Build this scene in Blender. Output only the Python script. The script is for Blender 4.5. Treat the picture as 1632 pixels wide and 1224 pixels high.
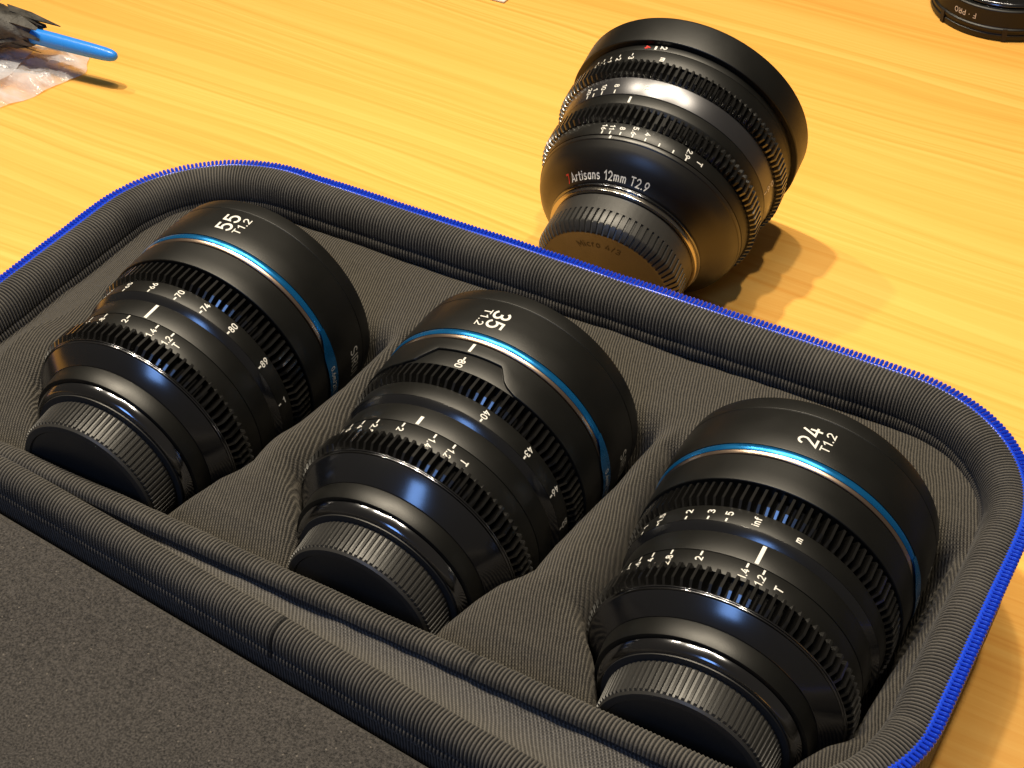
import bpy, bmesh, math, random
from mathutils import Vector, Matrix, noise

for o in list(bpy.data.objects): bpy.data.objects.remove(o, do_unlink=True)
scene = bpy.context.scene
col = scene.collection
U = 0.00107            # one model millimetre in metres (gear pitch sets the scale)
R = math.radians
ZIP = 52.5             # height of the zip line above the table
random.seed(7)

# ------------------------------------------------------------------ camera
cam_d = bpy.data.cameras.new('camera')
cam = bpy.data.objects.new('camera', cam_d); col.objects.link(cam)
cr = Vector((0.86607537, 0.49962921, -0.01685528))
cu = Vector((-0.31906297, 0.57840283, 0.7507656))
cw = Vector((-0.38485357, 0.6448417, -0.66035363))
M = Matrix(((cr.x, cu.x, -cw.x, 184*U), (cr.y, cu.y, -cw.y, -275*U), (cr.z, cu.z, -cw.z, 350.5*U), (0, 0, 0, 1)))
cam.matrix_world = M
cam_d.sensor_width = 36.0; cam_d.lens = 2500/1632*36.0
cam_d.clip_start = 0.01; cam_d.clip_end = 20
scene.camera = cam
scene.render.resolution_x = 1024; scene.render.resolution_y = 768

# ------------------------------------------------------------------ world and lamps
w = bpy.data.worlds.new('World'); scene.world = w; w.use_nodes = True
bg = w.node_tree.nodes['Background']
bg.inputs[0].default_value = (1.0, 0.86, 0.68, 1); bg.inputs[1].default_value = 0.075

def spot(name, loc, target, power, colour, radius, cone, blend):
    d = bpy.data.lights.new(name, 'SPOT'); d.energy = power; d.color = colour
    d.shadow_soft_size = radius; d.spot_size = R(cone); d.spot_blend = blend
    o = bpy.data.objects.new(name, d); col.objects.link(o)
    o.location = Vector(loc)*U
    o.rotation_euler = (Vector(target)-Vector(loc)).to_track_quat('-Z', 'Y').to_euler()
    return o
WARM = (1.0, 0.87, 0.66)
spot('ceiling_lamp', (250, 170, 1500), (170, -80, 0), 42, WARM, 0.032, 46, 1.0)
spot('ceiling_lamp', (-110, 330, 1500), (20, 0, 0), 42, WARM, 0.032, 50, 1.0)
spot('ceiling_lamp', (-460, 170, 1500), (-190, 40, 0), 80, WARM, 0.032, 52, 1.0)
spot('ceiling_lamp', (-1030, 300, 1500), (-150, 60, 0), 38, WARM, 0.030, 60, 0.9)

def area(name, loc, target, power, colour, sx, sy):
    d = bpy.data.lights.new(name, 'AREA'); d.energy = power; d.color = colour
    d.shape = 'RECTANGLE'; d.size = sx; d.size_y = sy
    o = bpy.data.objects.new(name, d); col.objects.link(o)
    o.location = Vector(loc)*U
    o.rotation_euler = (Vector(target)-Vector(loc)).to_track_quat('-Z', 'Y').to_euler()
    return o
# cool window behind the photographer, warm strip lamp on the ceiling
area('window_light', (60, -1250, 1210), (60, 0, 40), 6.6, (0.22, 0.44, 1.0), 0.38, 0.80)
area('strip_lamp', (-105, 190, 1500), (0, 0, 0), 5.0, (1.0, 0.85, 0.65), 0.62, 0.06)

vs = scene.view_settings
vs.view_transform = 'Standard'; vs.look = 'None'; vs.exposure = 0.0; vs.gamma = 1.0
vs.use_curve_mapping = False

# ------------------------------------------------------------------ materials
def mat(name):
    m = bpy.data.materials.new(name); m.use_nodes = True
    nt = m.node_tree; b = nt.nodes['Principled BSDF']
    return m, nt, b
def N(nt, kind, **kw):
    n = nt.nodes.new(kind)
    for k, v in kw.items():
        if k in n.inputs: n.inputs[k].default_value = v
        else: setattr(n, k, v)
    return n
def L(nt, a, b): nt.links.new(a, b)
def coords(nt, scale, rot=(0, 0, 0)):
    tc = N(nt, 'ShaderNodeTexCoord'); mp = N(nt, 'ShaderNodeMapping')
    mp.inputs['Scale'].default_value = scale; mp.inputs['Rotation'].default_value = rot
    L(nt, tc.outputs['Object'], mp.inputs['Vector']); return mp.outputs[0]
def ramp(nt, fac, stops):
    r = N(nt, 'ShaderNodeValToRGB'); e = r.color_ramp.elements
    while len(e) < len(stops): e.new(0.5)
    for k, (p, c) in enumerate(stops): e[k].position = p; e[k].color = (*c, 1)
    L(nt, fac, r.inputs[0]); return r.outputs[0]
def math_(nt, op, a, b=None, c=None):
    n = N(nt, 'ShaderNodeMath', operation=op)
    for i, v in enumerate((a, b, c)):
        if v is None: continue
        if isinstance(v, (int, float)): n.inputs[i].default_value = v
        else: L(nt, v, n.inputs[i])
    return n.outputs[0]
def bump(nt, b, h, dist, strength=1.0, prev=None):
    n = N(nt, 'ShaderNodeBump'); n.inputs['Strength'].default_value = strength; n.inputs['Distance'].default_value = dist
    L(nt, h, n.inputs['Height'])
    if prev is not None: L(nt, prev, n.inputs['Normal'])
    L(nt, n.outputs[0], b.inputs['Normal']); return n.outputs[0]

def simple(name, colour, rough, metal=0.0, spec=0.5, grain=0.0, gscale=3000, rvar=0.0, rscale=60, coat=0.0):
    m, nt, b = mat(name)
    b.inputs['Base Color'].default_value = (*colour, 1); b.inputs['Roughness'].default_value = rough
    b.inputs['Metallic'].default_value = metal; b.inputs['Specular IOR Level'].default_value = spec
    b.inputs['Coat Weight'].default_value = coat; b.inputs['Coat Roughness'].default_value = 0.15
    if rvar:
        n = N(nt, 'ShaderNodeTexNoise', Scale=rscale, Detail=5.0)
        L(nt, coords(nt, (1, 1, 1)), n.inputs['Vector'])
        r = N(nt, 'ShaderNodeMapRange'); r.inputs['To Min'].default_value = rough-rvar; r.inputs['To Max'].default_value = rough+rvar
        r.inputs['From Min'].default_value = .3; r.inputs['From Max'].default_value = .7
        L(nt, n.outputs['Fac'], r.inputs['Value']); L(nt, r.outputs[0], b.inputs['Roughness'])
    if grain:
        n = N(nt, 'ShaderNodeTexNoise', Scale=gscale, Detail=2.0)
        L(nt, coords(nt, (1, 1, 1)), n.inputs['Vector']); bump(nt, b, n.outputs['Fac'], grain)
    return m

MAT = {}
MAT['anodised'] = simple('anodised_black', (0.0034, 0.0034, 0.0028), 0.42, 0.0, 0.40, 0.00002, 4000, 0.05)
MAT['gear'] = simple('gear_black', (0.004, 0.0038, 0.0035), 0.19, 0.0, 1.0)
MAT['cone'] = simple('turned_black', (0.004, 0.0045, 0.006), 0.20, 0.0, 1.0, 0.0, 1, 0.03)
MAT['bell'] = simple('bell_black', (0.006, 0.0055, 0.005), 0.38, 0.0, 0.55, 0.0, 1, 0.04)
MAT['cone'].node_tree.nodes['Principled BSDF'].inputs['IOR'].default_value = 1.62
MAT['gear'].node_tree.nodes['Principled BSDF'].inputs['IOR'].default_value = 1.6
MAT['edge'] = simple('bare_edge', (0.55, 0.42, 0.33), 0.28, 1.0)
MAT['flange'] = simple('polished_dark_metal', (0.20, 0.205, 0.225), 0.15, 1.0, 0.5, 0, 1, 0.03)
MAT['silver'] = simple('mount_steel', (0.45, 0.42, 0.38), 0.18, 1.0)
MAT['blue_ring'] = simple('blue_anodised', (0.010, 0.17, 0.45), 0.27, 0.75, 0.5, 0, 1, 0.05, 200)
MAT['cap'] = simple('cap_plastic', (0.026, 0.025, 0.023), 0.42, 0.0, 0.5, 0.00003, 2500, 0.06)
MAT['capface'] = simple('cap_face', (0.026, 0.023, 0.020), 0.5, 0.0, 0.5, 0.00004, 2500)
MAT['white'] = simple('white_print', (0.72, 0.70, 0.64), 0.5)
MAT['red'] = simple('red_print', (0.55, 0.03, 0.02), 0.5)
MAT['dark_print_notch'] = simple('dark_emboss_notch', (0.006, 0.005, 0.005), 0.6)  # cap lettering, and the black that stands for shade in the adapter notches
MAT['glass'] = simple('coated_glass', (0.006, 0.008, 0.012), 0.04, 0.0, 0.9)
MAT['band7'] = simple('satin_band', (0.13, 0.13, 0.14), 0.30, 0.9, 0.5, 0, 1, 0.03)
MAT['zip'] = simple('zip_nylon', (0.010, 0.055, 0.60), 0.22, 0.0, 0.5)
MAT['nozzle'] = simple('blue_plastic', (0.03, 0.27, 0.90), 0.28, 0.0, 0.5, 0, 1, 0.05, 90)
MAT['paper'] = simple('card_white', (0.80, 0.78, 0.72), 0.6)

def wood():
    m, nt, b = mat('pine_table')
    tc = N(nt, 'ShaderNodeTexCoord'); sep = N(nt, 'ShaderNodeSeparateXYZ'); L(nt, tc.outputs['Object'], sep.inputs[0])
    # slow warp of the growth lines
    wv = N(nt, 'ShaderNodeTexNoise', Scale=1.0, Detail=3.0, Roughness=0.45); L(nt, coords(nt, (1.5, 6.0, 1)), wv.inputs['Vector'])
    wv2 = N(nt, 'ShaderNodeTexNoise', Scale=1.0, Detail=2.0); L(nt, coords(nt, (6.0, 30.0, 1)), wv2.inputs['Vector'])
    y1 = math_(nt, 'ADD', sep.outputs['Y'], math_(nt, 'MULTIPLY', wv.outputs['Fac'], 0.065))
    y2 = math_(nt, 'ADD', y1, math_(nt, 'MULTIPLY', wv2.outputs['Fac'], 0.006))
    yy = math_(nt, 'ADD', y2, math_(nt, 'MULTIPLY', sep.outputs['X'], 0.03))
    cmb = N(nt, 'ShaderNodeCombineXYZ'); L(nt, yy, cmb.inputs[1])
    # irregular growth lines : 1-D noise of the warped coordinate
    l1 = N(nt, 'ShaderNodeTexNoise', Scale=190.0, Detail=4.0, Roughness=0.65, noise_dimensions='1D'); L(nt, yy, l1.inputs['W'])
    l2 = N(nt, 'ShaderNodeTexNoise', Scale=34.0, Detail=2.0, noise_dimensions='1D'); L(nt, yy, l2.inputs['W'])
    fib = N(nt, 'ShaderNodeTexNoise', Scale=1.0, Detail=4.0, Roughness=0.6); L(nt, coords(nt, (22, 1100, 1)), fib.inputs['Vector'])
    broad = N(nt, 'ShaderNodeTexNoise', Scale=1.0, Detail=2.0); L(nt, coords(nt, (1.8, 7.0, 1)), broad.inputs['Vector'])
    l3 = N(nt, 'ShaderNodeTexNoise', Scale=480.0, Detail=3.0, Roughness=0.6, noise_dimensions='1D'); L(nt, yy, l3.inputs['W'])
    gate = N(nt, 'ShaderNodeTexNoise', Scale=1.0, Detail=2.0); L(nt, coords(nt, (3.0, 22.0, 1)), gate.inputs['Vector'])
    gm = N(nt, 'ShaderNodeMapRange'); gm.inputs['From Min'].default_value = .40; gm.inputs['From Max'].default_value = .62; L(nt, gate.outputs['Fac'], gm.inputs['Value'])
    f = math_(nt, 'ADD', math_(nt, 'MULTIPLY', l1.outputs['Fac'], 0.42), math_(nt, 'MULTIPLY', l2.outputs['Fac'], 0.34))
    f = math_(nt, 'ADD', f, math_(nt, 'MULTIPLY', math_(nt, 'MULTIPLY', math_(nt, 'SUBTRACT', l3.outputs['Fac'], 0.42), gm.outputs[0]), 0.60))
    f = math_(nt, 'ADD', f, math_(nt, 'MULTIPLY', fib.outputs['Fac'], 0.16))
    f = math_(nt, 'ADD', f, math_(nt, 'MULTIPLY', math_(nt, 'SUBTRACT', broad.outputs['Fac'], 0.5), 0.30))
    c = ramp(nt, f, [(0.28, (0.78, 0.345, 0.058)), (0.42, (0.83, 0.41, 0.078)), (0.52, (0.86, 0.45, 0.095)), (0.68, (0.89, 0.50, 0.118))])
    L(nt, c, b.inputs['Base Color'])
    r = N(nt, 'ShaderNodeMapRange'); r.inputs['To Min'].default_value = 0.42; r.inputs['To Max'].default_value = 0.56
    L(nt, fib.outputs['Fac'], r.inputs['Value']); L(nt, r.outputs[0], b.inputs['Roughness'])
    b.inputs['Specular IOR Level'].default_value = 0.3
    bump(nt, b, math_(nt, 'ADD', fib.outputs['Fac'], l1.outputs['Fac']), 0.00006, 0.5)
    return m
MAT['wood'] = wood()

def twill(name, base, hi, period, ang, rough=0.8, amp=0.00034, speck=True):
    m, nt, b = mat(name)
    tc = N(nt, 'ShaderNodeTexCoord'); sep = N(nt, 'ShaderNodeSeparateXYZ'); L(nt, tc.outputs['Object'], sep.inputs[0])
    wz = N(nt, 'ShaderNodeTexNoise', Scale=45.0, Detail=3.0); L(nt, tc.outputs['Object'], wz.inputs['Vector'])
    p = math_(nt, 'ADD', math_(nt, 'MULTIPLY', sep.outputs['X'], math.cos(ang)), math_(nt, 'MULTIPLY', sep.outputs['Y'], math.sin(ang)))
    p = math_(nt, 'ADD', p, math_(nt, 'MULTIPLY', sep.outputs['Z'], 0.06))
    p = math_(nt, 'ADD', p, math_(nt, 'MULTIPLY', wz.outputs['Fac'], 0.0022))
    q = math_(nt, 'ADD', math_(nt, 'MULTIPLY', sep.outputs['X'], -math.sin(ang)), math_(nt, 'MULTIPLY', sep.outputs['Y'], math.cos(ang)))
    s1 = math_(nt, 'SINE', math_(nt, 'MULTIPLY', p, 2*math.pi/(period*U)))
    s2 = math_(nt, 'SINE', math_(nt, 'MULTIPLY', q, 2*math.pi/(period*0.8*U)))
    fz = N(nt, 'ShaderNodeTexNoise', Scale=1100.0, Detail=4.0, Roughness=0.7); L(nt, tc.outputs['Object'], fz.inputs['Vector'])
    h = math_(nt, 'ADD', math_(nt, 'MULTIPLY', s1, 0.42), math_(nt, 'MULTIPLY', math_(nt, 'MULTIPLY', s1, s2), 0.22))
    h = math_(nt, 'ADD', h, math_(nt, 'MULTIPLY', math_(nt, 'SUBTRACT', fz.outputs['Fac'], 0.14), 1.0))
    c = ramp(nt, math_(nt, 'MULTIPLY_ADD', h, 0.55, 0.28), [(0.26, base), (0.80, hi)])
    L(nt, c, b.inputs['Base Color']); b.inputs['Roughness'].default_value = rough
    b.inputs['Specular IOR Level'].default_value = 0.25
    b.inputs['Sheen Weight'].default_value = 0.12; b.inputs['Sheen Roughness'].default_value = 0.5
    b.inputs['Sheen Tint'].default_value = (0.8, 0.75, 0.68, 1)
    bump(nt, b, h, amp)
    return m
MAT['lining'] = twill('lining_twill', (0.004, 0.0037, 0.0032), (0.105, 0.094, 0.077), 0.84, math.atan2(0.32, 0.95))
MAT['hinge'] = twill('hinge_weave', (0.035, 0.033, 0.031), (0.14, 0.132, 0.122), 0.9, 0.6, 0.6)

def felt():
    m, nt, b = mat('felt')
    tc = N(nt, 'ShaderNodeTexCoord')
    a = N(nt, 'ShaderNodeTexNoise', Scale=1500.0, Detail=4.0, Roughness=0.7); L(nt, tc.outputs['Object'], a.inputs['Vector'])
    d = N(nt, 'ShaderNodeTexNoise', Scale=30.0, Detail=4.0); L(nt, tc.outputs['Object'], d.inputs['Vector'])
    v = N(nt, 'ShaderNodeTexVoronoi', Scale=260.0); L(nt, tc.outputs['Object'], v.inputs['Vector'])
    f = math_(nt, 'ADD', math_(nt, 'MULTIPLY', a.outputs['Fac'], 0.93), math_(nt, 'MULTIPLY', d.outputs['Fac'], 0.07))
    c = ramp(nt, f, [(0.36, (0.012, 0.011, 0.010)), (0.66, (0.082, 0.074, 0.067))])
    lint = math_(nt, 'LESS_THAN', v.outputs['Distance'], 0.075)
    mx = N(nt, 'ShaderNodeMix', data_type='RGBA'); L(nt, math_(nt, 'MULTIPLY', lint, 0.35), mx.inputs[0]); L(nt, c, mx.inputs[6]); mx.inputs[7].default_value = (0.26, 0.23, 0.19, 1)
    L(nt, mx.outputs[2], b.inputs['Base Color']); b.inputs['Roughness'].default_value = 0.95
    b.inputs['Specular IOR Level'].default_value = 0.1
    b.inputs['Sheen Weight'].default_value = 0.08; b.inputs['Sheen Roughness'].default_value = 0.6
    bump(nt, b, a.outputs['Fac'], 0.0006)
    return m
MAT['felt'] = felt()

def tape():
    m, nt, b = mat('ribbed_tape')
    tc = N(nt, 'ShaderNodeTexCoord')
    at = N(nt, 'ShaderNodeAttribute', attribute_name='rib')
    a = N(nt, 'ShaderNodeTexNoise', Scale=1800.0, Detail=3.0); L(nt, tc.outputs['Object'], a.inputs['Vector'])
    d = N(nt, 'ShaderNodeTexNoise', Scale=70.0, Detail=4.0); L(nt, tc.outputs['Object'], d.inputs['Vector'])
    f = math_(nt, 'ADD', math_(nt, 'MULTIPLY', at.outputs['Fac'], 0.72), math_(nt, 'MULTIPLY', a.outputs['Fac'], 0.28))
    f = math_(nt, 'ADD', f, math_(nt, 'MULTIPLY', math_(nt, 'SUBTRACT', d.outputs['Fac'], 0.5), 0.5))
    c = ramp(nt, f, [(0.30, (0.003, 0.0028, 0.0025)), (0.88, (0.092, 0.084, 0.072))])
    L(nt, c, b.inputs['Base Color']); b.inputs['Roughness'].default_value = 0.75
    b.inputs['Specular IOR Level'].default_value = 0.3
    b.inputs['Sheen Weight'].default_value = 0.1
    bump(nt, b, a.outputs['Fac'], 0.00012)
    return m
MAT['tape'] = tape()
MAT['shell'] = twill('shell_cloth', (0.012, 0.012, 0.013), (0.04, 0.04, 0.042), 0.8, 0.3, 0.7)

def rubber():
    m, nt, b = mat('worn_black_wrap')
    tc = N(nt, 'ShaderNodeTexCoord')
    a = N(nt, 'ShaderNodeTexNoise', Scale=160.0, Detail=6.0, Roughness=0.65); L(nt, tc.outputs['Object'], a.inputs['Vector'])
    L(nt, ramp(nt, a.outputs['Fac'], [(0.35, (0.016, 0.015, 0.014)), (0.7, (0.085, 0.078, 0.066))]), b.inputs['Base Color'])
    b.inputs['Roughness'].default_value = 0.55; bump(nt, b, a.outputs['Fac'], 0.0012)
    return m
MAT['wrap'] = rubber()

def film():
    m, nt, b = mat('clear_film')
    out = nt.nodes['Material Output']
    tr = N(nt, 'ShaderNodeBsdfTransparent'); tr.inputs[0].default_value = (0.96, 0.95, 0.93, 1)
    b.inputs['Base Color'].default_value = (0.78, 0.79, 0.84, 1); b.inputs['Roughness'].default_value = 0.16
    a = N(nt, 'ShaderNodeTexNoise', Scale=60.0, Detail=4.0); L(nt, coords(nt, (1, 2.5, 1)), a.inputs['Vector'])
    bump(nt, b, a.outputs['Fac'], 0.002)
    mx = N(nt, 'ShaderNodeMixShader'); r = N(nt, 'ShaderNodeMapRange')
    r.inputs['To Min'].default_value = 0.22; r.inputs['To Max'].default_value = 0.62
    r.inputs['From Min'].default_value = .3; r.inputs['From Max'].default_value = .7
    L(nt, a.outputs['Fac'], r.inputs['Value']); L(nt, r.outputs[0], mx.inputs[0])
    L(nt, tr.outputs[0], mx.inputs[1]); L(nt, b.outputs[0], mx.inputs[2]); L(nt, mx.outputs[0], out.inputs['Surface'])
    return m
MAT['film'] = film()

# ------------------------------------------------------------------ helpers
def build(name, verts, faces, m, parent=None, smooth=40.0, loc=None, fix=True):
    me = bpy.data.meshes.new(name)
    me.from_pydata([(v[0]*U, v[1]*U, v[2]*U) for v in verts], [], faces)
    if fix:
        bm = bmesh.new(); bm.from_mesh(me); bmesh.ops.recalc_face_normals(bm, faces=bm.faces); bm.to_mesh(me); bm.free()
    if smooth:
        me.shade_smooth()
        if smooth < 180: me.set_sharp_from_angle(angle=R(smooth))
    me.materials.append(MAT[m] if isinstance(m, str) else m)
    o = bpy.data.objects.new(name, me); col.objects.link(o)
    if parent: o.parent = parent
    if loc: o.location = Vector(loc)*U
    return o
def empty(name, loc, rot=(0, 0, 0)):
    o = bpy.data.objects.new(name, None); col.objects.link(o)
    o.empty_display_size = 0.02; o.location = Vector(loc)*U; o.rotation_euler = rot; return o
def tag(o, label=None, cat=None, group=None, kind=None):
    for k, v in (('label', label), ('category', cat), ('group', group), ('kind', kind)):
        if v: o[k] = v
    return o

def soften(prof, b):
    """cut the corners of an (a, r) profile into small three-point fillets"""
    out = [prof[0]]
    for i in range(1, len(prof)-1):
        p, c, n = (Vector((*prof[j], 0)) for j in (i-1, i, i+1))
        d1, d2 = (p-c), (n-c)
        if d1.length < 1e-6 or d2.length < 1e-6: continue
        if d1.angle(d2) > R(165): out.append(prof[i]); continue
        k = min(b, d1.length*0.4, d2.length*0.4)
        q1, q2 = c+d1.normalized()*k, c+d2.normalized()*k
        for t in (0, .5, 1):
            s = q1*(1-t)**2+c*2*t*(1-t)+q2*t**2; out.append((s.x, s.y))
    out.append(prof[-1]); return out
def revolve(name, prof, m, parent, zoff, seg=160, b=0.18, smooth=30, cap_end=False, cap_start=False, wob=None):
    prof = soften(prof, b) if b else prof
    V, F = [], []
    n = len(prof)
    for k in range(seg):
        t = 2*math.pi*k/seg; s, c = math.sin(t), math.cos(t)
        for (a, r) in prof: V.append((r*s, -a, r*c+zoff))
    for k in range(seg):
        k2 = (k+1) % seg
        for i in range(n-1): F.append((k*n+i, k*n+i+1, k2*n+i+1, k2*n+i))
    if cap_end: F.append(tuple(k*n+n-1 for k in range(seg)))
    if cap_start: F.append(tuple(k*n for k in range(seg)))
    return build(name, V, F, m, parent, smooth)
def gear(name, a0, af, a1, rt, rr_, rlow, rin, nt_, m, parent, zoff, phase=0.0, w0=.34, w1=.15):
    """toothed ring; teeth end in a sloped face from rt at af down to rlow at a1"""
    V, F = [], []
    cs = [(-.5, 0), (-w0-.06, 0), (-w0, .12), (-w1, 1), (w1, 1), (w0, .12), (w0+.06, 0)]
    ring = []
    for k in range(nt_):
        for f, h in cs: ring.append(((k+f+phase)*2*math.pi/nt_, h))
    n = len(ring)
    stations = [(a0, rin, 0), (a0, rr_, 0), (a0, rr_, rt-.25-rr_), (a0+.25, rr_, rt-rr_), (af, rr_, rt-rr_), (a1, rr_, rlow-rr_), (a1, rin, 0)]
    for (a, r, hh) in stations:
        for (t, h) in ring:
            q = r+hh*h; V.append((q*math.sin(t), -a, q*math.cos(t)+zoff))
    for s in range(len(stations)-1):
        for k in range(n):
            k2 = (k+1) % n; F.append((s*n+k, s*n+k2, (s+1)*n+k2, (s+1)*n+k))
    return build(name, V, F, m, parent, 25)

# a plain technical stroke alphabet (cap height 1): lists of polylines and an advance width
def _arc(cx, cy, rx, ry, a0, a1, n=10):
    return [(cx+rx*math.cos(R(a0+(a1-a0)*i/n)), cy+ry*math.sin(R(a0+(a1-a0)*i/n))) for i in range(n+1)]
def _glyphs():
    g = {}
    g['0'] = ([_arc(.3, .70, .27, .30, 0, 180)+_arc(.3, .30, .27, .30, 180, 360)+[(.57, .70)]], .60)
    g['1'] = ([[(.04, .76), (.32, 1), (.32, 0)]], .42)
    g['2'] = ([_arc(.29, .71, .26, .29, 165, -28)+[(.03, 0), (.59, 0)]], .60)
    g['3'] = ([_arc(.27, .75, .25, .25, 150, -80)+[(.24, .5)], [(.24, .52)]+_arc(.27, .26, .29, .26, 85, -150)], .58)
    g['4'] = ([[(.46, 0), (.46, .62)], [(.40, 1), (.02, .27), (.64, .27)]], .64)
    g['5'] = ([[(.53, 1), (.09, 1), (.06, .54)]+_arc(.27, .32, .29, .32, 118, -150, 12)], .58)
    g['6'] = ([[(.46, 1), (.10, .47)]+_arc(.30, .30, .26, .30, 150, 510, 18)], .60)
    g['7'] = ([[(.02, 1), (.56, 1), (.18, 0)]], .56)
    g['8'] = ([_arc(.3, .76, .22, .24, 0, 360, 16), _arc(.3, .265, .27, .265, 0, 360, 16)], .60)
    g['9'] = ([[(.14, 0), (.50, .53)]+_arc(.30, .70, .26, .30, -30, 330, 18)], .60)
    g['.'] = ([[(.07, -.02), (.07, .08)]], .14)
    g['/'] = ([[(0, -.05), (.36, 1.05)]], .36)
    g['·'] = ([[(.07, .46), (.07, .58)]], .14)
    g['T'] = ([[(0, 1), (.60, 1)], [(.3, .98), (.3, 0)]], .60)
    g['I'] = ([[(.06, 0), (.06, 1)]], .12)
    g['S'] = ([_arc(.30, .75, .26, .25, 40, 265)+_arc(.30, .25, .28, .25, 85, -140)], .60)
    g['R'] = ([[(.04, 0), (.04, 1), (.30, 1)]+_arc(.32, .74, .26, .26, 90, -90)+[(.06, .48)], [(.32, .47), (.60, 0)]], .62)
    g['P'] = ([[(.04, 0), (.04, 1), (.30, 1)]+_arc(.32, .72, .26, .28, 90, -90)+[(.06, .44)]], .60)
    g['U'] = ([[(.04, 1), (.04, .28)]+_arc(.32, .28, .28, .28, 180, 360)+[(.60, 1)]], .64)
    g['F'] = ([[(.04, 0), (.04, 1), (.54, 1)], [(.06, .52), (.46, .52)]], .56)
    g['O'] = ([_arc(.38, .5, .36, .5, 0, 360, 24)], .76)
    g['M'] = ([[(.04, 0), (.04, 1), (.38, .3), (.72, 1), (.72, 0)]], .76)
    g['A'] = ([[(0, 0), (.34, 1), (.68, 0)], [(.12, .32), (.56, .32)]], .68)
    g['i'] = ([[(.06, 0), (.06, .70)], [(.06, .90), (.06, .99)]], .12)
    g['n'] = ([[(.05, 0), (.05, .70)], [(.05, .44)]+_arc(.27, .44, .21, .25, 170, 0)+[(.48, 0)]], .53)
    g['m'] = ([[(.05, 0), (.05, .70)], [(.05, .44)]+_arc(.23, .44, .17, .25, 170, 0)+[(.40, 0)], [(.41, .44)]+_arc(.58, .44, .17, .25, 170, 0)+[(.75, 0)]], .80)
    g['f'] = ([_arc(.32, .80, .18, .20, 60, 180)+[(.14, 0)], [(0, .66), (.34, .66)]], .36)
    g['t'] = ([[(.14, .95), (.14, .18)]+_arc(.30, .16, .16, .17, 180, 290), [(0, .68), (.34, .68)]], .36)
    g['r'] = ([[(.05, 0), (.05, .70)], [(.05, .40)]+_arc(.27, .44, .21, .25, 175, 75)], .34)
    g['s'] = ([_arc(.23, .53, .19, .17, 35, 265)+_arc(.23, .18, .20, .18, 85, -150)], .46)
    g['a'] = ([_arc(.26, .35, .22, .34, 0, 360, 18), [(.49, .70), (.49, 0)]], .53)
    g['c'] = ([_arc(.27, .35, .24, .35, 45, 315, 16)], .48)
    g['o'] = ([_arc(.28, .35, .25, .35, 0, 360, 18)], .54)
    g[' '] = ([], .26)
    return g
GLYPH = _glyphs()
def text_flat(s, size, weight=0.0, sx=1.0, gap=.26):
    """centred flat lettering: 2-D vertices with a tiny lift per stroke, and faces; size is the cap height"""
    w = (.135+weight)/2; x0 = 0; V, F = [], []; lay = 0
    tot = sum(GLYPH[c][1] for c in s)+gap*(len(s)-1)
    for c in s:
        strokes, adv = GLYPH[c]
        for st in strokes:
            lay = (lay+1) % 4
            closed = len(st) > 4 and math.dist(st[0], st[-1]) < 1e-3
            pts = [Vector(p) for p in st]; n = len(pts); b = len(V)
            for i in range(n):
                if closed: p, q = pts[(i-1) % (n-1)], pts[(i+1) % (n-1) or (n-1)] if i == n-1 else pts[i+1]
                else: p, q = pts[max(i-1, 0)], pts[min(i+1, n-1)]
                d1 = (pts[i]-p); d2 = (q-pts[i])
                if d1.length < 1e-6: d1 = d2
                if d2.length < 1e-6: d2 = d1
                if closed and i == n-1: d2 = pts[1]-pts[0]
                if closed and i == 0: d1 = pts[0]-pts[n-2]
                d1.normalize(); d2.normalize(); d = (d1+d2)
                d = d.normalized() if d.length > 1e-3 else d1
                nrm = Vector((-d.y, d.x)); k = min(2.2, 1/max(.35, abs(nrm.dot(Vector((-d1.y, d1.x))))))
                c0 = pts[i].copy()
                if not closed and i == 0: c0 -= d*w*.55
                if not closed and i == n-1: c0 += d*w*.55
                for sg in (1, -1):
                    v = c0+nrm*w*k*sg
                    V.append(((x0+v.x-tot/2)*size*sx, (v.y-.5)*size, lay*.012))
            for i in range(n-1): F.append((b+2*i, b+2*i+1, b+2*i+3, b+2*i+2))
        x0 += adv+gap
    # cut long quads so that they can follow a curved barrel
    V2, F2 = list(V), []
    for f in F:
        a_, b_, c_, d_ = f
        ln = math.dist(V[a_][:2], V[d_][:2]); k = max(1, int(ln/1.0)+1)
        prev = (a_, b_)
        for i in range(1, k+1):
            if i == k: cur = (d_, c_)
            else:
                t = i/k; cur = (len(V2), len(V2)+1)
                V2.append(tuple(V[a_][j]+(V[d_][j]-V[a_][j])*t for j in range(3))); V2.append(tuple(V[b_][j]+(V[c_][j]-V[b_][j])*t for j in range(3)))
            F2.append((prev[0], prev[1], cur[1], cur[0])); prev = cur
    return V2, F2
def wrap_text(name, s, size, a, ang, rfun, mode, m, parent, zoff, offset=0.0, sx=1.0, lift=0.07, fit=None):
    """mode F: reads towards the front; B: reads towards the mount; C: reads around the barrel"""
    V2, F = text_flat(s, size, offset, sx); V = []
    if fit:
        k = fit/(max(p[0] for p in V2)-min(p[0] for p in V2)); V2 = [(x*k, y, l) for x, y, l in V2]
    for x, y, l in V2:
        if mode == 'F': aa, arc = a-x, -y
        elif mode == 'B': aa, arc = a+x, y
        else: aa, arc = a-y, x
        r = (rfun(aa) if callable(rfun) else rfun)
        t = R(ang)+arc/(rfun(a) if callable(rfun) else rfun)
        V.append(((r+lift+l)*math.sin(t), -aa, (r+lift+l)*math.cos(t)+zoff))
    return build(name, V, F, m, parent, 0, fix=False)
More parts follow.
